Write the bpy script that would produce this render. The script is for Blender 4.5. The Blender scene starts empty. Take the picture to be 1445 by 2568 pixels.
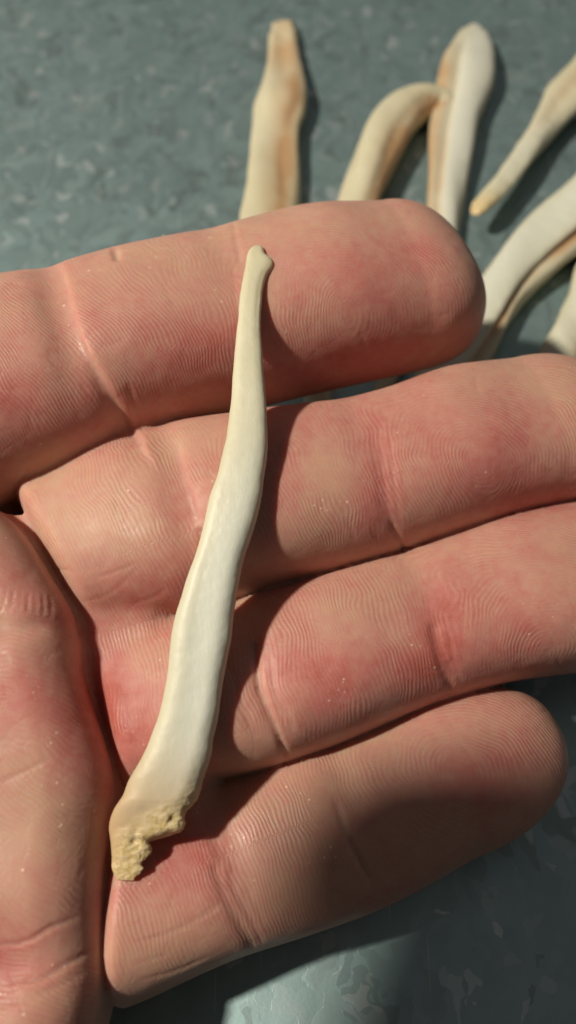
import bpy, bmesh, math, time
import numpy as np
from mathutils import Vector, Matrix
T0 = time.time()
MM = 0.001
sc = bpy.context.scene
# ------------------------------------------------------------------ camera, world, lamp, exposure
F_PX, CU, CV = 2247.0, 722.5, 1284.0          # focal length and centre in photograph pixels
TILT = math.radians(30.0)
DIST = 90.0                                   # mm from lens to the palm centre
TARGET = np.array([0.0, 0.0, 22.0])
CAM = TARGET + DIST * np.array([0.0, -math.sin(TILT), math.cos(TILT)])
cd = bpy.data.cameras.new("camera"); cam = bpy.data.objects.new("camera", cd)
sc.collection.objects.link(cam); sc.camera = cam
cam.location = Vector(CAM * MM); cam.rotation_euler = (TILT, 0, 0)
cd.sensor_fit = 'VERTICAL'; cd.sensor_height = 5.6; cd.sensor_width = 5.6
cd.lens = 5.6 * F_PX / 2568.0
cd.clip_start = 0.002; cd.clip_end = 50
cd.dof.use_dof = True; cd.dof.focus_distance = 0.084; cd.dof.aperture_fstop = cd.lens / 1.5

world = bpy.data.worlds.new("World"); sc.world = world; world.use_nodes = True
bg = world.node_tree.nodes["Background"]
bg.inputs[0].default_value = (0.78, 0.73, 0.70, 1); bg.inputs[1].default_value = 0.11

LDIR = np.array([-0.75, -0.06, 1.0]); LDIR /= np.linalg.norm(LDIR)     # towards the lamp
LAMP_D = 650.0
ld = bpy.data.lights.new("lamp", 'POINT'); lo = bpy.data.objects.new("lamp", ld); sc.collection.objects.link(lo)
lo.location = Vector((TARGET + LDIR * LAMP_D) * MM)
ld.energy = 22.3; ld.shadow_soft_size = 0.019; ld.color = (1.0, 0.91, 0.77)
sc.view_settings.view_transform = 'Standard'; sc.view_settings.look = 'None'
sc.view_settings.exposure = 0.0; sc.view_settings.gamma = 1.0
sc.render.engine = 'CYCLES'; sc.cycles.use_denoising = True
sc.cycles.max_bounces = 5; sc.cycles.diffuse_bounces = 3; sc.cycles.glossy_bounces = 2; sc.cycles.caustics_reflective = False; sc.cycles.caustics_refractive = False

# ------------------------------------------------------------------ projection helpers (all in mm)
ct, st_ = math.cos(TILT), math.sin(TILT)
def ray(u, v):
    x = (np.asarray(u, float) - CU) / F_PX; y = -(np.asarray(v, float) - CV) / F_PX
    return np.stack([x, y * ct + st_, y * st_ - ct], -1)
def P(u, v, z):
    d = ray(u, v); s = (np.asarray(z, float) - CAM[2]) / d[..., 2]
    return CAM + d * s[..., None]
def depth(p):
    return (p - CAM) @ np.array([0, st_, -ct])
def to_px(p):
    q = p - CAM; x = q[..., 0]; y = q[..., 1] * ct + q[..., 2] * st_; dd = q[..., 1] * st_ - q[..., 2] * ct
    return CU + F_PX * x / dd, CV - F_PX * y / dd

# ------------------------------------------------------------------ numpy value noise
def _hash(ix, iy, iz, seed):
    h = (ix * 374761393 + iy * 668265263 + iz * 2147483647 + seed * 974634777) & 0xffffffff
    h = ((h ^ (h >> 13)) * 1274126177) & 0xffffffff
    return ((h ^ (h >> 16)) & 0xffff) / 65535.0
def noise(p, scale, seed=0):
    q = p / scale; i = np.floor(q).astype(np.int64); f = q - i; f = f * f * (3 - 2 * f); r = 0
    for a in (0, 1):
        wa = f[..., 0] if a else 1 - f[..., 0]
        for b in (0, 1):
            wb = f[..., 1] if b else 1 - f[..., 1]
            for c in (0, 1):
                wc = f[..., 2] if c else 1 - f[..., 2]
                r = r + wa * wb * wc * _hash(i[..., 0] + a, i[..., 1] + b, i[..., 2] + c, seed)
    return r * 2 - 1
def fbm(p, scale, seed=0, octs=3):
    r = 0; a = 1
    for k in range(octs):
        r = r + a * noise(p, scale / 2 ** k, seed + 7 * k); a *= .5
    return r / 1.75

# ------------------------------------------------------------------ materials
def mat(name):
    m = bpy.data.materials.new(name); m.use_nodes = True; nt = m.node_tree
    b = nt.nodes["Principled BSDF"]
    return m, nt, b
def N(nt, t, **kw):
    n = nt.nodes.new(t)
    for k, v in kw.items():
        if k.startswith('i_'): n.inputs[int(k[2:])].default_value = v
        else: setattr(n, k, v)
    return n
def math_n(nt, op, a, b=None, c=None, clamp=False):
    n = nt.nodes.new('ShaderNodeMath'); n.operation = op; n.use_clamp = clamp
    for i, x in enumerate((a, b, c)):
        if x is None: continue
        if isinstance(x, (int, float)): n.inputs[i].default_value = x
        else: nt.links.new(x, n.inputs[i])
    return n.outputs[0]
def mix(nt, fac, a, b, mode='MIX'):
    n = nt.nodes.new('ShaderNodeMix'); n.data_type = 'RGBA'; n.blend_type = mode
    for s, x in ((n.inputs[0], fac), (n.inputs[6], a), (n.inputs[7], b)):
        if isinstance(x, (int, float)): s.default_value = x
        elif isinstance(x, tuple): s.default_value = x if len(x) == 4 else (*x, 1)
        else: nt.links.new(x, s)
    return n.outputs[2]
def ramp(nt, x, pts):
    n = nt.nodes.new('ShaderNodeValToRGB'); e = n.color_ramp.elements
    while len(e) < len(pts): e.new(.5)
    for el, (p, c) in zip(e, pts):
        el.position = p; el.color = (c, c, c, 1) if isinstance(c, (int, float)) else (*c, 1)
    nt.links.new(x, n.inputs[0]); return n.outputs[0]
def mrange(nt, x, a, b, c, d):
    n = nt.nodes.new('ShaderNodeMapRange'); nt.links.new(x, n.inputs[0])
    for i, v in enumerate((a, b, c, d)): n.inputs[i + 1].default_value = v
    return n.outputs[0]
def attr(nt, name):
    n = nt.nodes.new('ShaderNodeAttribute'); n.attribute_name = name; return n
def noise_n(nt, vec, scale, detail=3, rough=.5, dist=0):
    n = nt.nodes.new('ShaderNodeTexNoise'); n.inputs['Scale'].default_value = scale; n.inputs['Detail'].default_value = detail
    n.inputs['Roughness'].default_value = rough; n.inputs['Distortion'].default_value = dist
    nt.links.new(vec, n.inputs['Vector']); return n.outputs[0]

def skin_material():
    m, nt, b = mat('skin'); L = nt.links.new
    g = N(nt, 'ShaderNodeNewGeometry').outputs['Position']
    red = attr(nt, 'redness').outputs['Fac']
    ph = attr(nt, 'ridge_phase').outputs['Fac']; amp = attr(nt, 'ridge_depth').outputs['Fac']
    n1 = noise_n(nt, g, 160, 4, .6); n2 = noise_n(nt, g, 900, 3, .6); n3 = noise_n(nt, g, 3500, 2, .5)
    r = math_n(nt, 'ADD', red, mrange(nt, n1, .35, .68, -.14, .16))
    r = math_n(nt, 'ADD', r, mrange(nt, n2, .3, .7, -.13, .13), clamp=True)
    col = ramp(nt, r, [(0, (.545, .335, .235)), (.35, (.535, .275, .215)), (.7, (.50, .186, .158)), (1, (.43, .115, .09))])
    sn = math_n(nt, 'SINE', ph)
    ridge = math_n(nt, 'MULTIPLY', sn, amp)
    brk = mrange(nt, n3, .3, .62, .35, 1.0)
    ridge = math_n(nt, 'MULTIPLY', ridge, brk)
    # furrows are a little redder than the ridge tops
    fur = math_n(nt, 'MULTIPLY', mrange(nt, sn, -1, .3, .13, 0), amp)
    col = mix(nt, fur, col, (.33, .11, .075))
    col = mix(nt, mrange(nt, n3, .62, .8, 0, .25), col, (.62, .42, .30))
    L(col, b.inputs['Base Color'])
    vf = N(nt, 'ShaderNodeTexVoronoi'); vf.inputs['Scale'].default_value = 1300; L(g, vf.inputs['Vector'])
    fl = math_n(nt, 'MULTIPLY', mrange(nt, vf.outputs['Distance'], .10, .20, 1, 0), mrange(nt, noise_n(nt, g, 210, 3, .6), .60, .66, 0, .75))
    col = mix(nt, fl, col, (.80, .62, .48)); L(col, b.inputs['Base Color'])      # flecks of dry skin, also speckle glints put into the colour
    h = math_n(nt, 'ADD', ridge, math_n(nt, 'MULTIPLY', math_n(nt, 'SUBTRACT', n3, .5), 1.3))
    wv = N(nt, 'ShaderNodeVectorMath', operation='MULTIPLY_ADD'); L(g, wv.inputs[0]); wv.inputs[1].default_value = (1, 1, 1)
    nz_ = nt.nodes.new('ShaderNodeTexNoise'); nz_.inputs['Scale'].default_value = 500; L(g, nz_.inputs['Vector'])
    sc_n = N(nt, 'ShaderNodeVectorMath', operation='SCALE'); L(nz_.outputs['Color'], sc_n.inputs[0]); sc_n.inputs['Scale'].default_value = .0011; L(sc_n.outputs[0], wv.inputs[2])
    for scl, amt in ((430, 1.1), (1400, .45)):      # the net of tiny creases between the ridges
        vo = N(nt, 'ShaderNodeTexVoronoi', feature='DISTANCE_TO_EDGE'); vo.inputs['Scale'].default_value = scl; L(wv.outputs[0], vo.inputs['Vector'])
        h = math_n(nt, 'ADD', h, math_n(nt, 'MULTIPLY', mrange(nt, vo.outputs[0], 0, .09, -1, 0), amt * .55))
    bp = N(nt, 'ShaderNodeBump'); bp.inputs['Strength'].default_value = 1.0; bp.inputs['Distance'].default_value = 0.000016
    L(h, bp.inputs['Height']); L(bp.outputs[0], b.inputs['Normal'])
    gl = noise_n(nt, g, 260, 2, .5)
    L(mrange(nt, gl, .35, .65, .43, .62), b.inputs['Roughness'])
    b.inputs['Specular IOR Level'].default_value = .38
    b.inputs['Subsurface Weight'].default_value = .8
    b.inputs['Subsurface Radius'].default_value = (1.0, .32, .18)
    b.inputs['Subsurface Scale'].default_value = .0020
    return m

def bone_material():
    m, nt, b = mat('dry_bone'); L = nt.links.new
    tc = N(nt, 'ShaderNodeTexCoord').outputs['Object']
    tan = attr(nt, 'tan').outputs['Fac']; por = attr(nt, 'porous').outputs['Fac']; wh = attr(nt, 'white').outputs['Fac']
    n1 = noise_n(nt, tc, 120, 4, .55); n2 = noise_n(nt, tc, 1500, 3, .6)
    mp = N(nt, 'ShaderNodeMapping'); mp.inputs['Scale'].default_value = (1, .12, 1); L(tc, mp.inputs[0])
    n4 = noise_n(nt, mp.outputs[0], 1800, 2, .6)
    base = mix(nt, mrange(nt, n1, .3, .7, 0, 1), (.59, .56, .385), (.65, .63, .465))
    base = mix(nt, wh, base, (.65, .675, .59))
    base = mix(nt, tan, base, (.50, .315, .165))
    dirt = mix(nt, mrange(nt, n2, .35, .65, 0, 1), (.57, .43, .17), (.75, .60, .37))
    base = mix(nt, por, base, dirt)
    L(base, b.inputs['Base Color'])
    h = math_n(nt, 'ADD', math_n(nt, 'MULTIPLY', n4, .4), math_n(nt, 'MULTIPLY', n2, math_n(nt, 'MULTIPLY_ADD', por, 2.0, .35)))
    bp = N(nt, 'ShaderNodeBump'); bp.inputs['Strength'].default_value = .8; bp.inputs['Distance'].default_value = .00009
    L(h, bp.inputs['Height']); L(bp.outputs[0], b.inputs['Normal'])
    b.inputs['Roughness'].default_value = .48
    b.inputs['Subsurface Weight'].default_value = .35
    b.inputs['Subsurface Radius'].default_value = (1, .8, .5); b.inputs['Subsurface Scale'].default_value = .0008
    return m

def metal_material():
    m, nt, b = mat('galvanised_steel'); L = nt.links.new
    tc = N(nt, 'ShaderNodeTexCoord').outputs['Object']
    wn = nt.nodes.new('ShaderNodeTexNoise'); wn.inputs['Scale'].default_value = 140; wn.inputs['Detail'].default_value = 3; L(tc, wn.inputs['Vector'])
    vm = N(nt, 'ShaderNodeVectorMath', operation='SCALE'); L(wn.outputs['Color'], vm.inputs[0]); vm.inputs['Scale'].default_value = .010
    va = N(nt, 'ShaderNodeVectorMath', operation='ADD'); L(tc, va.inputs[0]); L(vm.outputs[0], va.inputs[1])
    mp = N(nt, 'ShaderNodeMapping'); mp.inputs['Scale'].default_value = (1.35, .85, 1); mp.inputs['Rotation'].default_value = (0, 0, .25); L(va.outputs[0], mp.inputs[0])
    v1 = N(nt, 'ShaderNodeTexVoronoi'); v1.inputs['Scale'].default_value = 520; L(mp.outputs[0], v1.inputs['Vector'])
    v2 = N(nt, 'ShaderNodeTexVoronoi'); v2.inputs['Scale'].default_value = 330; L(mp.outputs[0], v2.inputs['Vector'])
    s1 = N(nt, 'ShaderNodeSeparateColor'); L(v1.outputs['Color'], s1.inputs[0])
    s2 = N(nt, 'ShaderNodeSeparateColor'); L(v2.outputs['Color'], s2.inputs[0])
    n1 = noise_n(nt, tc, 60, 4, .6); n2 = noise_n(nt, tc, 2500, 3, .6)
    lo_ = mix(nt, mrange(nt, n1, .3, .7, 0, 1), (.32, .46, .47), (.355, .50, .51))
    spk = ramp(nt, s1.outputs[0], [(0, 0), (.88, 0), (.97, .7), (1, 1)])
    drk = ramp(nt, s2.outputs[1], [(0, 1), (.12, .6), (.22, 0), (1, 0)])
    col = mix(nt, math_n(nt, 'MULTIPLY', s2.outputs[0], .16), lo_, (.50, .60, .60))
    col = mix(nt, math_n(nt, 'MULTIPLY', drk, .38), col, (.17, .20, .195))
    col = mix(nt, math_n(nt, 'MULTIPLY', spk, .5), col, (.80, .86, .88))
    # fine scratches
    for ang, sd in ((.75, 0.0), (2.4, 3.1)):
        ms = N(nt, 'ShaderNodeMapping'); ms.inputs['Rotation'].default_value = (0, 0, ang); ms.inputs['Scale'].default_value = (1, .022, 1); ms.inputs['Location'].default_value = (sd, sd, 0)
        L(tc, ms.inputs[0])
        ns = noise_n(nt, ms.outputs[0], 2300, 1, .4)
        col = mix(nt, mrange(nt, ns, .735, .80, 0, .6), col, (.85, .9, .9))
    L(col, b.inputs['Base Color'])
    b.inputs['Metallic'].default_value = .80
    rg = math_n(nt, 'ADD', mrange(nt, s1.outputs[1], 0, 1, .41, .52), 0)
    L(rg, b.inputs['Roughness'])
    hh = math_n(nt, 'ADD', math_n(nt, 'MULTIPLY', s1.outputs[2], 1.0), math_n(nt, 'MULTIPLY', n2, .8))
    bp = N(nt, 'ShaderNodeBump'); bp.inputs['Strength'].default_value = .25; bp.inputs['Distance'].default_value = .00004
    L(hh, bp.inputs['Height']); L(bp.outputs[0], b.inputs['Normal'])
    return m
def plain(name, col, rough, metal=0):
    m, nt, b = mat(name)
    tc = N(nt, 'ShaderNodeTexCoord').outputs['Object']
    n = noise_n(nt, tc, 200, 3, .5)
    nt.links.new(mix(nt, n, col, tuple(c * 1.2 for c in col)), b.inputs['Base Color'])
    b.inputs['Roughness'].default_value = rough; b.inputs['Metallic'].default_value = metal
    return m
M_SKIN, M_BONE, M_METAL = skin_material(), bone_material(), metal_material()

def mesh_obj(name, verts, quads, material, parent=None, attrs=None):
    """verts in mm (n,3), quads (m,4)"""
    me = bpy.data.meshes.new(name); verts = np.asarray(verts, np.float32) * MM
    quads = np.asarray(quads, np.int32); n, k = quads.shape
    me.vertices.add(len(verts)); me.vertices.foreach_set('co', verts.ravel())
    me.loops.add(n * k); me.loops.foreach_set('vertex_index', quads.ravel())
    me.polygons.add(n); me.polygons.foreach_set('loop_start', np.arange(0, n * k, k, dtype=np.int32))
    me.polygons.foreach_set('loop_total', np.full(n, k, np.int32))
    me.polygons.foreach_set('use_smooth', np.ones(n, bool))
    me.update(calc_edges=True)
    for an, av in (attrs or {}).items():
        a = me.attributes.new(an, 'FLOAT', 'POINT'); a.data.foreach_set('value', np.asarray(av, np.float32))
    me.materials.append(material)
    o = bpy.data.objects.new(name, me); sc.collection.objects.link(o)
    if parent: o.parent = parent
    return o

# ------------------------------------------------------------------ the metal sheet
def box(name, x0, x1, y0, y1, z0, z1, m):
    v = np.array([[x, y, z] for z in (z0, z1) for y in (y0, y1) for x in (x0, x1)], float)
    q = [[0, 2, 3, 1], [4, 5, 7, 6], [0, 1, 5, 4], [1, 3, 7, 5], [3, 2, 6, 7], [2, 0, 4, 6]]
    o = mesh_obj(name, v, q, m); o.data.polygons.foreach_set('use_smooth', np.zeros(6, bool)); return o
sheet = box('table_top', -900, 900, -700, 1100, -3.0, 0.0, M_METAL); sheet['kind'] = 'structure'
sheet['label'] = 'grey galvanised steel sheet with pale spangle specks and fine scratches'

# ------------------------------------------------------------------ the hand: one implicit surface
def smin(a, b, k):
    h = np.clip(.5 + .5 * (b - a) / k, 0, 1); return b * (1 - h) + a * h - k * h * (1 - h)
def smooth_curve(t, ts, vs):
    """monotone-ish cubic (Catmull) interpolation, linear beyond the ends"""
    ts = np.asarray(ts, float); vs = np.asarray(vs, float)
    m = np.gradient(vs, ts); i = np.clip(np.searchsorted(ts, t) - 1, 0, len(ts) - 2)
    h = ts[i + 1] - ts[i]; s = (t - ts[i]) / h; sc_ = np.clip(s, 0, 1)
    r = ((2 * sc_**3 - 3 * sc_**2 + 1) * vs[i] + (sc_**3 - 2 * sc_**2 + sc_) * h * m[i] + (-2 * sc_**3 + 3 * sc_**2) * vs[i + 1] + (sc_**3 - sc_**2) * h * m[i + 1])
    return r
class Finger:
    def __init__(s, rows, b_ratio, tip_px, base_cap=None, skew=0.0, tip_n=2.3, tip_drop=0.0, pads=()):
        # rows: u, v_top, v_bottom, z of axis
        R = np.array(rows, float); mid = (R[:, 1] + R[:, 2]) / 2
        slope = np.gradient(mid, R[:, 0]); cosg = 1 / np.sqrt(1 + slope**2)
        C = P(R[:, 0], mid, R[:, 3]); a = (R[:, 2] - R[:, 1]) / 2 * cosg * depth(C) / F_PX
        # the tilted view sees an ellipse of half height b a bit narrower/wider
        s.o = C[0].copy(); s.o[2] = 0; e = C[-1] - C[0]; e[2] = 0; s.et = e / np.linalg.norm(e); s.el = np.array([-s.et[1], s.et[0], 0])
        s.t = (C - s.o) @ s.et; s.l = (C - s.o) @ s.el; s.z = R[:, 3]; s.a = a; s.br = b_ratio
        s.t1 = s.t[-1]; s.L1 = (P(tip_px[0], tip_px[1], s.z[-1]) - C[-1]) @ s.et
        tp = P(tip_px[0], tip_px[1], s.z[-1]); s.tip_l = (tp - s.o) @ s.el - s.l[-1]
        s.base = base_cap; s.skew = skew; s.n = tip_n; s.drop = tip_drop
        s.pads = [((P(np.array(u), np.array(v), R[0, 3] + 8.) - s.o) @ s.et, w, h) for u, v, w, h in pads]
    def f(s, p):
        q = p - s.o; t = q @ s.et; y = q @ s.el; z = q[..., 2]
        l = smooth_curve(t, s.t, s.l); zc = smooth_curve(t, s.t, s.z); a = smooth_curve(t, s.t, s.a); b = a * s.br
        x1 = np.maximum(t - s.t1, 0) / s.L1
        l = l + s.tip_l * np.clip(x1, 0, 1.3) ** 2; zc = zc - s.drop * np.clip(x1, 0, 1.3) ** 2
        Y = np.abs(y - l) / a; Z = (z - zc)
        bu = b.copy()
        for tc, w, h in s.pads: bu = bu + .65 * h * np.exp(-((t - tc) / w) ** 2)
        Z = np.where(Z > 0, Z / bu, Z / b); Z = np.abs(Z)
        m = 2.5; r = (Y**m + Z**m) ** (1 / m)
        tot = (r**s.n + x1**s.n) ** (1 / s.n)
        if s.base is not None:
            x0 = np.maximum(s.base[0] - (t + s.skew * (y - l)), 0) / s.base[1]
            tot = (tot**3.5 + x0**3.5) ** (1 / 3.5)
        return (tot - 1) * np.minimum(a, b) * .95
W_I, W_M, W_R, W_P = 17.5, 14.5, 11.5, 8.8
FING = [
    Finger([(-700, 800, 1420, 24), (-300, 745, 1345, 25), (0, 693, 1262, 25.5), (150, 661, 1198, 26), (350, 616, 1105, 26), (600, 562, 1030, 25.5), (850, 516, 968, 25), (1000, 505, 934, 24)],
           .86, (1197, 695), pads=((-120, 950, 7., .9), (380, 880, 5.5, .7), (880, 740, 6., 1.0), (160, 850, 1.8, -.9), (610, 800, 2.2, -.5)), tip_drop=1.5),
    Finger([(-60, 1240, 1700, 17), (200, 1155, 1606, 18.5), (430, 1062, 1560, 20), (700, 1022, 1472, 20.5), (1000, 970, 1385, 20), (1200, 910, 1325, 19), (1330, 893, 1285, 18.5)],
           .88, (1545, 1035), base_cap=(None), skew=.0, pads=((280, 1350, 5., .8), (700, 1240, 5., .6), (1190, 1130, 5.5, 1.0), (470, 1330, 1.8, -1.0), (940, 1190, 2.2, -.5))),
    Finger([(100, 1640, 2050, 12), (300, 1597, 1995, 13.2), (430, 1560, 1972, 14.2), (600, 1496, 1938, 14.8), (800, 1450, 1872, 15), (1000, 1384, 1792, 14.5), (1200, 1322, 1722, 14), (1445, 1260, 1678, 13), (1530, 1248, 1650, 13)],
           .88, (1745, 1395), base_cap=(None), pads=((420, 1790, 5., .6), (880, 1670, 5., .9), (1380, 1500, 5.5, 1.0), (650, 1720, 1.8, -.9), (1120, 1640, 2.0, -.6))),
    Finger([(100, 2030, 2580, 7.6), (300, 1985, 2500, 7.6), (520, 1957, 2405, 7.6), (720, 1900, 2342, 7.6), (850, 1850, 2300, 7.6), (1000, 1787, 2234, 7.8), (1120, 1737, 2168, 8.0)],
           .90, (1402, 1835), base_cap=(None), pads=((450, 2220, 5., .5), (800, 2080, 4., .7), (1150, 1950, 4.5, .8), (600, 2200, 1.7, -.7), (900, 2060, 1.7, -.5)), tip_drop=.5),
]
def set_base(fg, uv, L, skew):
    p = P(np.array(uv[0], float), np.array(uv[1], float), float(fg.z[0]) + 4); fg.base = ((p - fg.o) @ fg.et + L, L); fg.skew = skew
set_base(FING[1], (118, 1440), 2.2, .28)
set_base(FING[2], (262, 1790), 2.4, .0)
set_base(FING[3], (280, 2250), 2.4, -.34)

PALM_PX = [(0, 1318), (45, 1345), (110, 1420), (160, 1505), (212, 1590), (222, 1650), (220, 1715), (245, 1790), (285, 1900), (302, 1990), (290, 2080), (272, 2200), (268, 2400), (266, 2520), (240, 2600),
           (180, 2720), (20, 2880), (-300, 3000), (-900, 3080), (-1600, 3000), (-2300, 2800), (-3300, 2700), (-4600, 2700), (-4600, 1150), (-3300, 1120), (-2500, 950), (-1700, 700), (-1100, 640), (-700, 720), (-420, 860), (-300, 1050), (-120, 1230), (-40, 1290)]
pp = P(np.array([a for a, b in PALM_PX], float), np.array([b for a, b in PALM_PX], float), np.interp([b for a, b in PALM_PX], [1000, 1318, 1700, 2100, 2500], [22, 21, 17, 13, 11]))[:, :2]
def chaikin(p, n=2):
    for _ in range(n):
        q = np.roll(p, -1, 0); p = np.stack([p * .75 + q * .25, p * .25 + q * .75], 1).reshape(-1, 2)
    return p
pp = chaikin(pp, 2)
def poly_sdf(x, y, poly):
    d = np.full(x.shape, 1e9); inside = np.zeros(x.shape, bool); n = len(poly)
    for i in range(n):
        ax, ay = poly[i]; bx, by = poly[(i + 1) % n]; ex, ey = bx - ax, by - ay
        wx, wy = x - ax, y - ay; h = np.clip((wx * ex + wy * ey) / (ex * ex + ey * ey + 1e-12), 0, 1)
        d = np.minimum(d, (wx - ex * h) ** 2 + (wy - ey * h) ** 2)
        c = ((ay <= y) & (by > y)) | ((by <= y) & (ay > y))
        with np.errstate(divide='ignore', invalid='ignore'):
            inside ^= c & (x < ax + (y - ay) / (by - ay) * ex)
    return np.sqrt(d) * np.where(inside, -1, 1)
YP = {v: float(P(100., float(v), z)[1]) for v, z in ((2500, 17.5), (2080, 20.), (1700, 24.), (1318, 28.5))}
print('YP', YP)
GX = np.arange(-235, 60, .6); GY = np.arange(-115, 100, .6)
gx, gy = np.meshgrid(GX, GY, indexing='ij')
D2 = poly_sdf(gx, gy, pp)
def blur(a, n):
    for _ in range(n):
        b = np.pad(a, 1, mode='edge')
        a = (b[:-2, 1:-1] + b[2:, 1:-1] + b[1:-1, :-2] + b[1:-1, 2:] + 2 * b[1:-1, 1:-1]) / 6
    return a
D2 = blur(D2, 6)
def gauss_px(u, v, z, rx, ry=None, rot=0.):
    c = P(np.array(u, float), np.array(v, float), z); dx, dy = gx - c[0], gy - c[1]; ry = ry or rx
    cx, sx = math.cos(rot), math.sin(rot)
    return np.exp(-((dx * cx + dy * sx) / rx) ** 2 - ((-dx * sx + dy * cx) / ry) ** 2)
ZT = np.interp(gy, [YP[2500], YP[2080], YP[1700], YP[1318], YP[1318] + 30], [17.5, 20.0, 24.0, 28.5, 30.0])
ZT += 1.6 * gauss_px(60, 1480, 18, 9) - .8 * gauss_px(60, 1600, 18, 5, 4) + 1.2 * gauss_px(60, 1850, 18, 10) + .8 * gauss_px(120, 2250, 18, 9) - 1.3 * gauss_px(20, 2420, 18, 13, 2.5, .25)
ZT += 3.5 * gauss_px(-1400, 1000, 18, 30) + 3 * gauss_px(-1300, 2600, 18, 35) - 2.5 * gauss_px(-1000, 1800, 18, 25)
ZT = blur(ZT, 4)
def bil(A, p):
    fx = np.clip((p[..., 0] - GX[0]) / .6, 0, len(GX) - 1.001); fy = np.clip((p[..., 1] - GY[0]) / .6, 0, len(GY) - 1.001)
    i = fx.astype(int); j = fy.astype(int); fx = fx - i; fy = fy - j
    return (A[i, j] * (1 - fx) * (1 - fy) + A[i + 1, j] * fx * (1 - fy) + A[i, j + 1] * (1 - fx) * fy + A[i + 1, j + 1] * fx * fy)
def f_palm(p):
    d2 = bil(D2, p); zt = bil(ZT, p); z = p[..., 2]; zb = 1.0 + .38 * (zt - 17.5)
    wr = np.clip((-p[..., 0] - 85) / 60, 0, 1); zt = zt + 8 * wr * wr * (3 - 2 * wr)
    zc = (zt + zb) / 2; hz = (zt - zb) / 2; r = np.minimum(5.5 + 7.5 * wr, hz - .2)
    q1 = d2 + r; q2 = np.abs(z - zc) - hz + r
    return np.minimum(np.maximum(q1, q2), 0) + np.hypot(np.maximum(q1, 0), np.maximum(q2, 0)) - r
WEBS = [(P(-25., 1292., 15.), 6.0), (P(15., 1300., 14.), 4.5), (P(195., 1600., 11.), 4.0)]
def f_web(p):      # the flesh that joins the fingers to the palm, below the fold
    d2 = bil(D2, p) - 9.0; z = p[..., 2]; zc = bil(ZT, p) - 11.2; hz = 5.0; r = 3.6
    q1 = d2 + r; q2 = np.abs(z - zc) - hz + r
    f = np.minimum(np.maximum(q1, q2), 0) + np.hypot(np.maximum(q1, 0), np.maximum(q2, 0)) - r
    f = np.maximum(f, np.maximum(p[..., 1] - (YP[1318] + 4), YP[2500] + 6 - p[..., 1]))
    for c, r_ in WEBS: f = smin(f, np.linalg.norm(p - c, axis=-1) - r_, 2.0)
    return f
TH = [(-62, 30, 13, 15), (-44, 52, 15, 12.5), (-34, 66, 17, 10.5), (-28, 80, 17, 9.5)]
def f_thumb(p):
    r = None
    for (a, b) in zip(TH[:-1], TH[1:]):
        A = np.array(a[:3], float) + np.array([-62, 0, 3]); B = np.array(b[:3], float) + np.array([-62, 0, 3]); e = B - A
        h = np.clip(((p - A) @ e) / (e @ e), 0, 1); d = np.linalg.norm(p - A - h[..., None] * e, axis=-1) - (a[3] * (1 - h) + b[3] * h)
        r = d if r is None else smin(r, d, 1.5)
    return r
def parts_f(p):
    return [fg.f(p) for fg in FING] + [f_palm(p)]
def hand_f(p, want=False):
    fs = parts_f(p)
    web = f_web(p); th = f_thumb(p)
    fi = smin(fs[0], fs[4], 3.0)
    fr = smin(smin(fs[1], fs[2], .3), fs[3], .3)
    fr = smin(fr, web, 1.3)
    r = smin(fi, fr, .9)
    r = smin(r, th, 6.0)
    r = np.maximum(r, .05 - p[..., 2])      # flesh flattened where it rests on the sheet
    if want: return r, np.argmin(np.stack(fs), 0)
    return r

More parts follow.
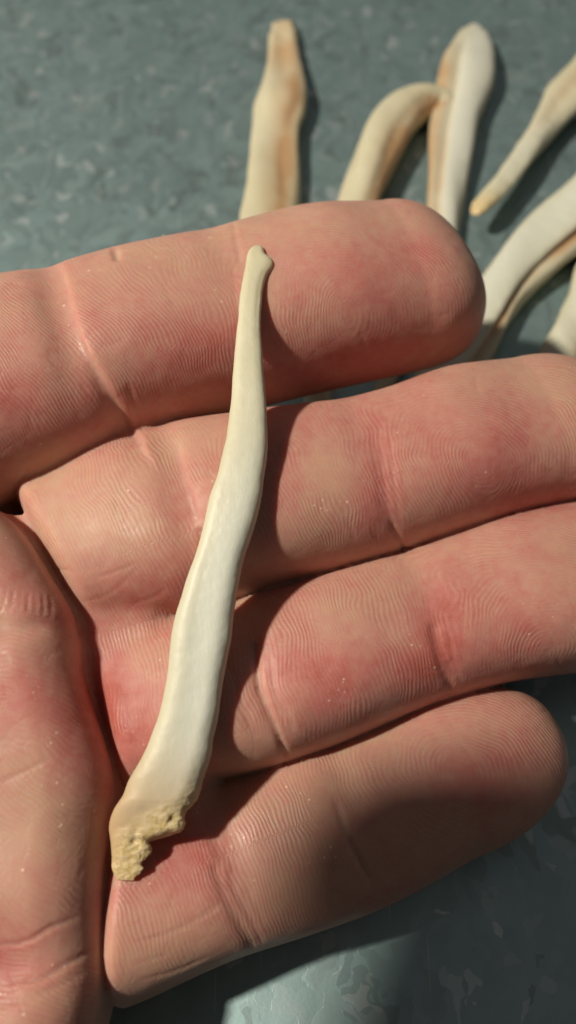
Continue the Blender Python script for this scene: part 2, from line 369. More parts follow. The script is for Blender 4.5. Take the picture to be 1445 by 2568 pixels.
def axis(lo, hi, fine_lo, fine_hi, h, g=1.08):
    a = list(np.arange(fine_lo, fine_hi + 1e-6, h)); s = h
    while a[-1] < hi: s = min(s * g, 3.5); a.append(a[-1] + s)
    s = h
    while a[0] > lo: s = min(s * g, 3.5); a.insert(0, a[0] - s)
    return np.array(a)
H = .5
AX = axis(-232, 50, -38, 49, H); AY = axis(-110, 96, -46, 50, H); AZ = axis(-1.0, 46, 0, 37, H, 1.1)
def surface_nets(f, AX, AY, AZ):
    nx, ny, nz = len(AX), len(AY), len(AZ); V = np.empty((nx, ny, nz), np.float32)
    for i in range(0, nx, 24):
        X, Y, Z = np.meshgrid(AX[i:i + 24], AY, AZ, indexing='ij')
        V[i:i + 24] = f(np.stack([X, Y, Z], -1))
    V[0] = V[-1] = 5; V[:, 0] = V[:, -1] = 5; V[:, :, 0] = V[:, :, -1] = 5
    ins = V < 0
    c = np.zeros((nx - 1, ny - 1, nz - 1), np.uint8)
    for a in (0, 1):
        for b in (0, 1):
            for d in (0, 1): c += ins[a:nx - 1 + a, b:ny - 1 + b, d:nz - 1 + d]
    act = (c > 0) & (c < 8); idx = np.full(act.shape, -1, np.int64); cells = np.argwhere(act); idx[act] = np.arange(len(cells))
    pos = np.zeros((len(cells), 3)); cnt = np.zeros(len(cells))
    corners = [(a, b, d) for a in (0, 1) for b in (0, 1) for d in (0, 1)]
    ci, cj, ck = cells.T
    for A in corners:
        for k in range(3):
            if A[k] == 1: continue
            B = list(A); B[k] = 1
            va = V[ci + A[0], cj + A[1], ck + A[2]]; vb = V[ci + B[0], cj + B[1], ck + B[2]]
            m = (va < 0) != (vb < 0); t = np.where(m, va / np.where(m, va - vb, 1), 0)
            pa = np.stack([AX[ci + A[0]], AY[cj + A[1]], AZ[ck + A[2]]], -1); pb = np.stack([AX[ci + B[0]], AY[cj + B[1]], AZ[ck + B[2]]], -1)
            pos += np.where(m[:, None], pa + (pb - pa) * t[:, None], 0); cnt += m
    pos /= cnt[:, None]
    quads = []
    for k in range(3):
        sl0 = [slice(1, -1)] * 3; sl0[k] = slice(0, -1); sl1 = list(sl0); sl1[k] = slice(1, None)
        a = ins[tuple(sl0)]; b = ins[tuple(sl1)]
        e = np.argwhere(a != b); off = np.array([1, 1, 1]); off[k] = 0; e = e + off
        u, v = [(1, 2), (2, 0), (0, 1)][k]
        du = np.zeros(3, int); du[u] = 1; dv = np.zeros(3, int); dv[v] = 1
        g = lambda x: idx[x[:, 0], x[:, 1], x[:, 2]]
        q = np.stack([g(e - du - dv), g(e - dv), g(e), g(e - du)], 1)
        fl = ~ins[e[:, 0], e[:, 1], e[:, 2]]; q[fl] = q[fl][:, ::-1]
        quads.append(q)
    return pos, np.concatenate(quads)
def subdivide(p, q):
    e = np.stack([q, np.roll(q, -1, 1)], -1).reshape(-1, 2); es = np.sort(e, 1); n = len(p)
    key = es[:, 0].astype(np.int64) * n + es[:, 1]; uq, inv = np.unique(key, return_inverse=True)
    ep = (p[uq // n] + p[uq % n]) / 2; fc = p[q].mean(1)
    inv = inv.reshape(-1, 4) + n; fi = np.arange(len(q)) + n + len(ep)
    nq = np.concatenate([np.stack([q[:, i], inv[:, i], fi, inv[:, (i - 1) % 4]], 1) for i in range(4)])
    return np.concatenate([p, ep, fc]), nq
def chunked(f, p, n=200000):
    return np.concatenate([f(p[i:i + n]) for i in range(0, len(p), n)])
def grad(f, p, e=.04):
    g = np.empty_like(p)
    for k in range(3):
        d = np.zeros(3); d[k] = e; g[:, k] = (chunked(f, p + d) - chunked(f, p - d)) / (2 * e)
    return g
def project(f, p, it=2, mx=.4):
    for _ in range(it):
        v = chunked(f, p); g = grad(f, p); g2 = (g**2).sum(1) + 1e-6
        s = v[:, None] * g / g2[:, None]; L = np.linalg.norm(s, axis=1, keepdims=True); p = p - s * np.minimum(1, mx / np.maximum(L, 1e-9))
    return p
def vnormals(p, q):
    n = np.cross(p[q[:, 2]] - p[q[:, 0]], p[q[:, 3]] - p[q[:, 1]]); out = np.zeros_like(p)
    for k in range(4):
        for c in range(3): out[:, c] += np.bincount(q[:, k], n[:, c], len(p))
    return out / (np.linalg.norm(out, axis=1, keepdims=True) + 1e-12)
def relax(p, q, n=1, k=.5):
    for _ in range(n):
        acc = np.zeros_like(p); cnt = np.zeros(len(p))
        for i in range(4):
            j = (i + 1) % 4
            for a, b in ((i, j), (j, i)):
                for c in range(3): acc[:, c] += np.bincount(q[:, a], p[q[:, b], c], len(p))
                cnt += np.bincount(q[:, a], minlength=len(p))
        p = p * (1 - k) + k * acc / cnt[:, None]
    return p
hp, hq = surface_nets(hand_f, AX, AY, AZ)
print('nets', len(hp), time.time() - T0)
hp = project(hand_f, hp, 2); hp = relax(hp, hq, 1, .4)
hp, hq = subdivide(hp, hq); hp = project(hand_f, hp, 1); hp = relax(hp, hq, 1, .5)
hn = vnormals(hp, hq)
print('hand', len(hp), len(hq), time.time() - T0)

# ---- authored skin details: creases and pads measured on the photograph, as maps over the palm side
SX, OX, OY = .5, 200, 100       # map scale and margins
MW, MH = int((1445 + 400) * SX), int((2568 + 200) * SX)
mu, mv = np.meshgrid((np.arange(MW) / SX) - OX, (np.arange(MH) / SX) - OY, indexing='xy')
def stroke(A, pts, w, h, taper=True, wl=None):
    P_ = np.array(pts, float)
    if len(P_) > 2:        # smooth the stroke
        t = np.arange(len(P_)); tt = np.linspace(0, len(P_) - 1, 8 * len(P_)); P_ = np.stack([smooth_curve(tt, t, P_[:, 0]), smooth_curve(tt, t, P_[:, 1])], 1)
    n = len(P_) - 1; W_ = max(w, wl or 0); x0, y0 = P_.min(0) - 3 * W_; x1, y1 = P_.max(0) + 3 * W_
    i0, i1 = max(0, int((x0 + OX) * SX)), min(MW, int((x1 + OX) * SX) + 1); j0, j1 = max(0, int((y0 + OY) * SX)), min(MH, int((y1 + OY) * SX) + 1)
    X, Y = mu[j0:j1, i0:i1], mv[j0:j1, i0:i1]; best = np.full(X.shape, 1e9); S = np.zeros(X.shape); G = np.zeros(X.shape)
    for k in range(n):
        a, b = P_[k], P_[k + 1]; e = b - a; hh = np.clip(((X - a[0]) * e[0] + (Y - a[1]) * e[1]) / (e @ e + 1e-9), 0, 1)
        d = (X - a[0] - e[0] * hh) ** 2 + (Y - a[1] - e[1] * hh) ** 2; m = d < best
        best = np.where(m, d, best); S = np.where(m, (k + hh) / n, S); G = np.where(m, e[0] * (Y - a[1]) - e[1] * (X - a[0]), G)
    tp = np.clip(np.minimum(S, 1 - S) * 5, 0, 1) ** .7 if taper else 1.0
    ww = w if wl is None else np.where(G > 0, wl, w)
    A[j0:j1, i0:i1] += h * np.exp(-best / (ww * ww)) * tp
def blob(A, u, v, ru, rv, rot, h):
    c, s = math.cos(rot), math.sin(rot); dx, dy = mu - u, mv - v
    A += h * np.exp(-((dx * c + dy * s) / ru) ** 2 - ((-dx * s + dy * c) / rv) ** 2)
DISP = np.zeros((MH, MW)); RED = np.zeros((MH, MW)) + .22; AMP = np.ones((MH, MW))
# index creases
stroke(DISP, [(128, 640), (150, 690), (172, 780), (205, 870), (250, 950), (300, 1030), (350, 1110)], 9, -.50, False, wl=55)
stroke(DISP, [(225, 900), (265, 985), (322, 1060), (345, 1100)], 16, -.22)
stroke(DISP, [(320, 960), (335, 1010), (360, 1090)], 7, -.13)
stroke(DISP, [(286, 622), (292, 645)], 8, -.35, False)
stroke(DISP, [(583, 560), (590, 600), (600, 650)], 6, -.12, False)
stroke(DISP, [(598, 640), (625, 720)], 14, -.10)
# middle
stroke(DISP, [(440, 1105), (452, 1160), (475, 1240), (500, 1320)], 6, -.24, True, wl=22)
stroke(DISP, [(500, 1320), (515, 1380)], 9, -.2)
stroke(DISP, [(200, 1512), (280, 1485), (360, 1410)], 5, -.06)
stroke(DISP, [(235, 1452), (300, 1430), (350, 1408)], 4, -.09)
stroke(DISP, [(120, 1432), (150, 1428), (190, 1434)], 4, -.08)
stroke(DISP, [(335, 1515), (380, 1500), (420, 1475)], 5, -.06)
stroke(DISP, [(950, 1050), (960, 1180), (975, 1280), (1000, 1360)], 12, -.16)
stroke(DISP, [(985, 1320), (1000, 1350), (1012, 1378)], 7, -.22, False)
# ring
stroke(DISP, [(640, 1620), (650, 1720), (680, 1800), (718, 1895)], 7, -.35, False)
stroke(DISP, [(560, 1620), (600, 1750), (640, 1850)], 14, -.15)
stroke(DISP, [(700, 1750), (725, 1800), (735, 1850)], 7, -.10)
stroke(DISP, [(1090, 1570), (1105, 1640), (1130, 1720)], 12, -.22, False)
stroke(DISP, [(1110, 1640), (1128, 1665), (1140, 1700)], 5, -.14)
blob(DISP, 1118, 1655, 10, 8, 0, .12)
# pinky
stroke(DISP, [(575, 2190), (590, 2240), (620, 2290), (655, 2362)], 7, -.15, False)
stroke(DISP, [(540, 2180), (575, 2270), (630, 2366)], 14, -.20, False)
stroke(DISP, [(560, 2120), (585, 2180), (600, 2230)], 5, -.08)
stroke(DISP, [(600, 2200), (640, 2270), (668, 2330)], 5, -.07)
stroke(DISP, [(470, 1960), (530, 2080), (560, 2180)], 14, -.12)
stroke(DISP, [(840, 2000), (870, 2090), (905, 2160), (938, 2225)], 8, -.3)
stroke(DISP, [(335, 2365), (420, 2340), (520, 2292), (560, 2260)], 5, -.09)
stroke(DISP, [(350, 2458), (440, 2435), (520, 2400)], 5, -.08)
stroke(DISP, [(330, 2420), (430, 2390)], 4, -.05)
# palm
stroke(DISP, [(-40, 2370), (60, 2362), (130, 2325), (200, 2300)], 6, -.2)
stroke(DISP, [(20, 2462), (100, 2455), (170, 2415), (240, 2380)], 6, -.22)
stroke(DISP, [(-40, 2530), (80, 2500), (220, 2435)], 6, -.10)
stroke(DISP, [(-60, 1560), (40, 1575), (130, 1560), (200, 1600)], 26, -.35)
stroke(DISP, [(0, 1960), (60, 1935), (130, 1900)], 6, -.08)
for k in range(9):   # puckered skin where the palm bends
    stroke(DISP, [(-20 + 18 * k, 1462 + 4 * k), (-30 + 20 * k, 1500 + 3 * k), (-44 + 22 * k, 1530 + 2 * k)], 4, -.10 if k % 2 else -.07)
for k in range(14):  # frayed little folds on the rim of the middle finger's base
    u, v = 62 + k * 10.5, 1325 + k * 20; stroke(DISP, [(u - 8, v - 12), (u + 5, v + 14)], 3.5, -.08)
rs = np.random.RandomState(4)
for k in range(150):      # short fine lines of worn skin, mostly along the fingers
    u, v = rs.uniform(-50, 1445), rs.uniform(620, 2500); a = -.28 + rs.normal() * .35 if rs.rand() < .6 else 1.2 + rs.normal() * .3; l = rs.uniform(25, 80)
    if u < 260 and v > 1350: a = rs.normal() * .6
    stroke(DISP, [(u, v), (u + l * .5 * math.cos(a) + rs.normal() * 3, v + l * .5 * math.sin(a) + rs.normal() * 3), (u + l * math.cos(a), v + l * math.sin(a))], 4.2, -rs.uniform(.025, .065))
for dx, dy, h in ((22, 4, -.10), (-20, -6, -.07)):      # finger creases come in pairs
    stroke(DISP, [(952 + dx, 1060 + dy), (962 + dx, 1180 + dy), (985 + dx, 1330 + dy)], 6, h)
    stroke(DISP, [(1098 + dx, 1570 + dy), (1112 + dx, 1640 + dy), (1136 + dx, 1715 + dy)], 6, h)
    stroke(DISP, [(598 + dx, 640 + dy), (612 + dx, 760 + dy), (630 + dx, 880 + dy)], 6, h)
    stroke(DISP, [(655 + dx, 1640 + dy), (668 + dx, 1740 + dy), (705 + dx, 1860 + dy)], 6, h)
# redness
for b_ in [(20, 1010, 120, 90, .2, .55), (260, 800, 170, 90, .5, .22), (480, 900, 150, 90, -.2, .35), (560, 830, 90, 60, 0, .25), (240, 1010, 90, 60, .9, .3), (930, 700, 160, 120, 0, .38), (960, 880, 200, 60, -.2, .3), (800, 900, 110, 70, 0, .25), (1050, 620, 90, 60, .4, .12),
           (1010, 1060, 180, 70, -.2, .35), (1230, 1180, 160, 110, 0, .45), (960, 1240, 50, 130, 0, .35), (700, 1150, 60, 150, 0, .35), (370, 1480, 120, 70, -.2, .42), (470, 1270, 60, 110, -.2, .25), (900, 1290, 70, 60, 0, .28), (1350, 1230, 120, 60, 0, .2),
           (820, 1700, 170, 110, -.2, .50), (1110, 1560, 70, 130, 0, .45), (1330, 1590, 150, 100, 0, .38), (330, 1850, 90, 120, 0, .50), (270, 1740, 50, 60, 0, .35), (1050, 1680, 100, 50, -.2, .3), (720, 1560, 60, 90, 0, .2),
           (480, 2180, 150, 90, -.3, .42), (560, 2280, 90, 70, 0, .25), (400, 2100, 70, 70, 0, .2), (1180, 1950, 200, 80, -.3, .3), (340, 2260, 60, 80, 0, .1),
           (30, 1440, 80, 70, 0, .25), (60, 1740, 120, 110, .3, .35), (210, 1800, 60, 160, .2, .40), (30, 2400, 130, 90, 0, .42), (240, 2010, 50, 100, 0, .2), (150, 1560, 80, 40, .6, .35), (40, 2200, 120, 60, 0, .1)]:
    blob(RED, b_[0], b_[1], b_[2] * 1.2, b_[3] * 1.2, b_[4], b_[5] * 1.0)
for b_ in [(120, 760, 80, 60, 0, -.1), (860, 560, 250, 50, 0, -.12), (200, 1340, 130, 70, 0, -.14), (780, 1180, 60, 90, 0, -.12), (760, 1590, 120, 40, -.3, -.1), (420, 2420, 150, 60, -.3, -.12), (100, 2060, 120, 80, .3, -.1), (1250, 950, 160, 40, 0, -.1)]:
    blob(RED, *b_)
# ridges fade towards the finger creases
for pts, w in (([(128, 640), (172, 780), (250, 950), (350, 1110)], 16), ([(440, 1105), (475, 1240), (500, 1320)], 14), ([(640, 1620), (650, 1720), (718, 1895)], 14)):
    stroke(AMP, pts, w, -.8, False)
hu, hv = to_px(hp)
def samp(A, u, v):
    x = np.clip((u + OX) * SX, 0, MW - 1.01); y = np.clip((v + OY) * SX, 0, MH - 1.01); i = x.astype(int); j = y.astype(int); fx = x - i; fy = y - j
    return A[j, i] * (1 - fx) * (1 - fy) + A[j, i + 1] * fx * (1 - fy) + A[j + 1, i] * (1 - fx) * fy + A[j + 1, i + 1] * fx * fy
view = CAM - hp; view /= np.linalg.norm(view, axis=1, keepdims=True)
up = np.clip((hn * view).sum(1) * 3.5 - .15, 0, 1) * (hp[:, 2] > 6)
fwhich = np.concatenate([hand_f(hp[i:i + 200000], True)[1] for i in range(0, len(hp), 200000)])
und = fbm(hp, 5.0, 3) * .10 + fbm(hp, 1.6, 9, 2) * .035
hp = hp + hn * (samp(DISP, hu, hv) * up + und * np.clip(up + .3, 0, 1))[:, None]
# ---- friction ridge phase (mm), one flow per finger
phase = np.zeros(len(hp)); LAM = .40
warp = fbm(hp, 6.0, 21) * 1.4 + fbm(hp, 2.2, 31, 2) * .26
whorls = {0: (880, 765, 21.), 1: (1205, 1150, 17.), 2: (1395, 1600, 14.), 3: (1170, 1930, 11.)}
for k, (u, v, z) in whorls.items():
    m = fwhich == k; fg = FING[k]; c = P(np.array(u, float), np.array(v, float), float(np.interp(u, [0, 1445], [fg.z[1], fg.z[-1]])) + 8.5); q = hp[m] - c
    t = q @ fg.et; y = q @ fg.el 
    if k != 0: y = y + .15 * t * np.exp(-(t / 12) ** 2)
    w = .30 + .75 / (1 + np.exp(-(t + 8.5) / 2.2)); tt = t * np.where(t > 0, .85, 1.0)
    tilt = {0: -.55, 1: -.25, 2: -.05, 3: -.1}[k] / (1 + np.exp((t + 16) / 4))
    r = np.sqrt(tt**2 + (w * y) ** 2 + .02) + LAM / (2 * math.pi) * np.arctan2(w * y, tt)
    phase[m] = r + tilt * y
m = fwhich == 4
px_, py_ = hp[m][:, 0], hp[m][:, 1]
phase[m] = py_ * .94 + px_ * .30 + 2.2 * np.sin(px_ / 9 + .5) * np.cos(py_ / 11 + 1.0) + 1.8 * fbm(hp[m], 14., 77, 2)
phase = (phase + warp) * 2 * math.pi / LAM
side = np.clip(hn[:, 2] * 2.2 - .1, 0, 1)
amp = np.clip(samp(AMP, hu, hv), 0, 1) * side * (.12 + .88 * np.clip(fbm(hp, 3.2, 55) * 1.7 + .5, 0, 1))
amp *= np.where(fwhich == 4, .7, 1)
amp *= np.where(hp[:, 0] < -60, .3, 1)
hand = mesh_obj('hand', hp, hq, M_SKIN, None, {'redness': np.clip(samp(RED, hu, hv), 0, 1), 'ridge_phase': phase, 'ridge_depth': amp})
hand['category'] = 'hand'; hand['label'] = 'open hand, palm up with fingers to the right, a thin bone lying across it'
print('a', [list(np.round(f.a,1)) for f in FING])
print('hand done', time.time() - T0)

# ------------------------------------------------------------------ bones
def catmull(R, n):
    t = np.concatenate([[0], np.cumsum(np.linalg.norm(np.diff(R[:, :2], axis=0), axis=1))]); tt = np.linspace(0, t[-1], n)
    return tt / t[-1], np.stack([smooth_curve(tt, t, R[:, k]) for k in range(R.shape[1])], 1)
def sweep(C, a, bt, bb, seg=56, power=2.2, prof=None, cap=(1.0, 1.0), rough=0.03, seed=1):
    """C (n,3) centreline, a half width, bt/bb half height above/below; closed tube with rounded ends"""
    n = len(C); T = np.gradient(C, axis=0); T[:, 2] = 0; T /= np.linalg.norm(T, axis=1, keepdims=True)
    Lv = np.stack([-T[:, 1], T[:, 0], 0 * T[:, 0]], 1); th = np.linspace(0, 2 * math.pi, seg, endpoint=False)
    cs, sn = np.cos(th), np.sin(th); e = 2 / power
    cx = np.sign(cs) * np.abs(cs) ** e; sz = np.sign(sn) * np.abs(sn) ** e
    s = np.linspace(0, 1, n)[:, None]; k = np.ones((n, seg)) if prof is None else prof(s, th[None])
    V = C[:, None] + Lv[:, None] * (a[:, None] * cx[None] * k)[..., None]
    V[..., 2] += np.where(sn > 0, bt[:, None], bb[:, None]) * sz[None] * k
    V = V.reshape(-1, 3)
    d = fbm(V, 1.6, seed, 3) * rough * 2
    ctr = np.repeat(C, seg, 0); nn = V - ctr; nn /= np.linalg.norm(nn, axis=1, keepdims=True) + 1e-9; V = V + nn * d[:, None]
    i = np.arange(n - 1)[:, None] * seg; j = np.arange(seg)[None]; jn = (j + 1) % seg
    Q = np.stack([i + j, i + jn, i + seg + jn, i + seg + j], -1).reshape(-1, 4)[:, ::-1]
    e0 = len(V); V = np.concatenate([V, C[:1], C[-1:]])
    jj = np.arange(0, seg, 2)
    c0 = np.stack([jj, np.full_like(jj, e0), (jj + 2) % seg, (jj + 1) % seg], 1)[:, ::-1]
    b0 = (n - 1) * seg
    c1 = np.stack([b0 + jj, b0 + (jj + 1) % seg, b0 + (jj + 2) % seg, np.full_like(jj, e0 + 1)], 1)[:, ::-1]
    return V, np.concatenate([Q, c0, c1]), np.repeat(np.linspace(0, 1, n), seg), np.tile(th, n)
def end_shape(s, l0, l1, p=2.0):
    a = np.clip(s / l0, 0, 1) if l0 > 0 else np.ones_like(s); b = np.clip((1 - s) / l1, 0, 1) if l1 > 0 else np.ones_like(s)
    return np.maximum((1 - (1 - a) ** p), .0) ** (1 / p) * np.maximum((1 - (1 - b) ** p), .0) ** (1 / p)
def gang(th, c, w):
    d = (th - c + math.pi) % (2 * math.pi) - math.pi; return np.exp(-(d / w) ** 2)
def bone(name, rows, br=.75, n=260, grooves=(), tans=(), whites=(), base_tan=.05, porous_ends=(0, 0), lift=0.0, label='', ends=(.03, .03), rough=.03, seed=1, prof_extra=None, power=2.2, group='dry bones spread on the metal sheet', zc=None, chip=(0, 0)):
    """rows: u, v, half width in px [, extra z]. angles: 0 = left of travel, pi/2 = up, pi = right"""
    R = np.array([list(r) + [0] * (4 - len(r)) for r in rows], float); s, K = catmull(R, n)
    z0 = 4.0; C = P(K[:, 0], K[:, 1], np.full(n, z0)); a = K[:, 2] * depth(C) / F_PX; b = a * br
    es = end_shape(s, *ends); 
    z = b.max() * 0 + b + K[:, 3] + lift
    z = np.maximum(z, 0)
    kk = np.ones(25) / 25; z = np.convolve(np.pad(z, 12, mode='edge'), kk, 'valid')
    z = np.maximum(z, b + lift * 0)
    C = P(K[:, 0], K[:, 1], z); a = K[:, 2] * depth(C) / F_PX * es; b = b * es
    def prof(ss, th):
        k = np.ones(np.broadcast_shapes(ss.shape, th.shape))
        for (s0, s1, c, w, dpt) in grooves:
            m = 1 / (1 + np.exp(-(ss - s0) / .015)) / (1 + np.exp((ss - s1) / .015)); k = k - dpt * m * gang(th, c, w)
        k = k * (1 + .09 * np.sin(ss * 11 + seed) * np.cos(2 * th + seed) + .05 * np.sin(ss * 23 + seed * 2 + th * 3))
        if prof_extra is not None: k = k * prof_extra(ss, th)
        return k
    V, Q, S, TH_ = sweep(C, a, b, b, prof=prof, rough=rough, seed=seed, power=power)
    nv = len(S); ctr = np.repeat(C, len(S) // n, 0); nn = V[:nv] - ctr; nn /= np.linalg.norm(nn, axis=1, keepdims=True) + 1e-9
    tg = np.gradient(C, axis=0); tg /= np.linalg.norm(tg, axis=1, keepdims=True); tg = np.repeat(tg, len(S) // n, 0)
    w_ = chip[0] * np.exp(-(S / .035) ** 2) + chip[1] * np.exp(-((1 - S) / .035) ** 2) + .12
    c_ = fbm(V[:nv], 1.7, seed + 9, 3); c2 = fbm(V[:nv], 2.6, seed + 19, 2)
    V[:nv] += nn * (c_ * w_ * .55)[:, None] + tg * (c2 * (w_ - .12) * 1.2)[:, None]
    tan = np.full(len(S), base_tan); wh = np.zeros(len(S)); po = np.zeros(len(S))
    nz = fbm(V[:len(S)], 7., seed + 5, 4) * 1.3
    for (s0, s1, c, w, x) in tans: tan += x * gang(TH_, c, w) / (1 + np.exp(-(S - s0) / .02)) / (1 + np.exp((S - s1) / .02)) * np.clip(1 + nz, .3, 1.5)
    for (s0, s1, c, w, x) in whites: wh += x * gang(TH_, c, w) / (1 + np.exp(-(S - s0) / .03)) / (1 + np.exp((S - s1) / .03))
    if porous_ends[0]: po += np.clip(1.3 - S / porous_ends[0] + nz * .6, 0, 1)
    if porous_ends[1]: po += np.clip(1.3 - (1 - S) / porous_ends[1] + nz * .6, 0, 1)
    ext = lambda x: np.concatenate([np.clip(x, 0, 1), [x[0], x[-1]]])
    o = mesh_obj(name, V, Q, M_BONE, None, {'tan': ext(tan), 'white': ext(wh), 'porous': ext(po)})
    o['category'] = 'bone'; o['label'] = label
    if group: o['group'] = group
    return o
PI = math.pi
def rows_v(L):     # (v, left, right) -> (u, v, half)
    L = np.array(L, float); mid = (L[:, 1] + L[:, 2]) / 2; sl = np.gradient(mid, L[:, 0]); c = 1 / np.sqrt(1 + sl**2)
    return [(m, v, h) for m, v, h in zip(mid, L[:, 0], (L[:, 2] - L[:, 1]) / 2 * c)]
# travelling down the picture: 'left of travel' is the right-hand side of the picture
bone('dry_bone', rows_v([(60, 682, 742), (80, 679, 748), (110, 676, 750), (160, 672, 755), (200, 660, 762), (230, 647, 768), (260, 636, 769), (285, 636, 766), (310, 635, 758), (350, 631, 751), (400, 625, 749), (450, 618, 750), (500, 612, 750), (550, 606, 752), (700, 590, 740), (850, 575, 690)]),
     br=.55, grooves=((.28, .97, PI * .36, .60, .24), (.0, .2, PI * .5, .28, .22), (.0, .16, PI * .62, .3, .22), (.27, .34, PI * .25, .4, .12)), tans=((.0, .16, PI / 2, 1.2, .55), (.2, .95, PI * .34, .5, .95), (.0, .9, PI * .1, .3, .15)), base_tan=.12,
     label='straight pale bone with a squared pink-brown broken end, leftmost on the metal behind the fingers', ends=(.004, .02), chip=(1.1, 0), seed=11, power=2.6)
bone('dry_bone', [(1112, 292, 22, .5), (1108, 262, 34, .5), (1075, 252, 42, .3), (1030, 268, 50), (985, 315, 56), (950, 375, 58), (925, 435, 56), (902, 500, 53), (875, 600, 50), (845, 740, 45), (820, 880, 40), (800, 985, 36), (790, 1080, 30)],
     br=.85, grooves=((.08, .5, PI * .30, .35, .12),), tans=((.02, .55, PI * .14, .6, 1.1), (.15, .3, PI * .35, .3, .3)), base_tan=.10, label='thick curved cream bone whose hooked end rests against the flared white bone', ends=(.03, .04), seed=23)
bone('dry_bone', rows_v([(62, 1172, 1205), (80, 1158, 1218), (105, 1142, 1231), (135, 1124, 1239), (165, 1104, 1238), (200, 1097, 1232), (250, 1094, 1216), (300, 1086, 1200), (350, 1078, 1190), (400, 1074, 1181), (450, 1070, 1173), (500, 1067, 1166), (550, 1066, 1158), (700, 1040, 1132), (820, 1000, 1085), (940, 948, 1003), (1010, 920, 965)]),
     br=.62, grooves=((.08, .8, PI * .64, .30, .40), (.05, .25, PI * .5, .5, .06)), tans=((.08, .8, PI * .86, .45, .7), (.3, .8, PI * .62, .25, .35)), whites=((0, .6, PI * .35, 1.0, 1.2),), base_tan=.08,
     label='white bone with a broad flared head and a tan groove down its left side', ends=(.035, .03), chip=(.6, 0), seed=37, power=2.3)
bone('dry_bone', [(1188, 536, 12, 4.0), (1202, 522, 20, 4.0), (1225, 498, 23, 3.8), (1262, 456, 24, 3.4), (1300, 408, 27, 3.), (1342, 350, 34, 2.), (1385, 292, 44, 1.), (1425, 245, 55, .5), (1480, 190, 60), (1550, 110, 50), (1600, 60, 40)],
     br=.6, grooves=((.45, .9, PI * .5, .3, .14),), tans=((.4, .9, PI * .45, .5, .25),), whites=((.15, .45, PI * .5, 1.2, .6),), base_tan=.05, porous_ends=(.10, .1), label='slim bone running up to the right edge, its rough yellow tip lifted off the metal', ends=(.015, .03), rough=.06, chip=(.9, 0), seed=41)
bone('dry_bone', [(1580, 420, 90), (1500, 498, 86), (1420, 566, 80), (1336, 640, 74), (1262, 722, 68), (1205, 815, 66), (1150, 905, 66), (1085, 995, 60), (1020, 1100, 50), (980, 1180, 38)],
     br=.62, grooves=((.0, .85, PI * .25, .20, .26),), tans=((.0, .85, PI * .25, .22, 1.0), (.0, .9, 0.0, .3, .15)), whites=((0, 1, PI * .6, 1.0, .85),), base_tan=.03, label='large smooth white bone with a tan groove along its lower edge, beside the index fingertip', ends=(.04, .05), seed=53)
bone('dry_bone', [(1490, 640, 30), (1474, 700, 36), (1462, 760, 44), (1444, 820, 50), (1414, 880, 52), (1380, 960, 48), (1350, 1040, 36)],
     br=.7, tans=((.1, .9, PI * .1, .7, .6),), whites=((0, 1, PI * .6, .8, .6),), base_tan=.05, label='short white bone cut by the right edge, above the middle fingertip', ends=(.05, .05), seed=67)

# ---- the bone lying on the hand
HB = [(616, 640, 655), (624, 630, 661), (640, 620, 667), (652, 618, 680), (662, 617, 685), (672, 616, 683), (690, 612, 671), (720, 606, 661), (760, 600, 656), (800, 597, 654), (850, 592, 655), (900, 588, 659), (950, 583, 662), (1000, 580, 666), (1050, 574, 669), (1100, 567, 671), (1150, 557, 669), (1200, 545, 662),
      (1250, 527, 656), (1300, 515, 644), (1350, 504, 628), (1400, 489, 612), (1450, 470, 600), (1500, 456, 592), (1550, 440, 586), (1600, 430, 580), (1650, 425, 570), (1700, 420, 560), (1750, 410, 553), (1800, 398, 547), (1850, 380, 535), (1890, 364, 530), (1920, 348, 522), (1960, 325, 508), (2000, 308, 494),
      (2035, 286, 474), (2065, 276, 463), (2085, 275, 452), (2096, 276, 420), (2106, 277, 385), (2130, 279, 379), (2160, 281, 365), (2190, 284, 350), (2207, 295, 335)]
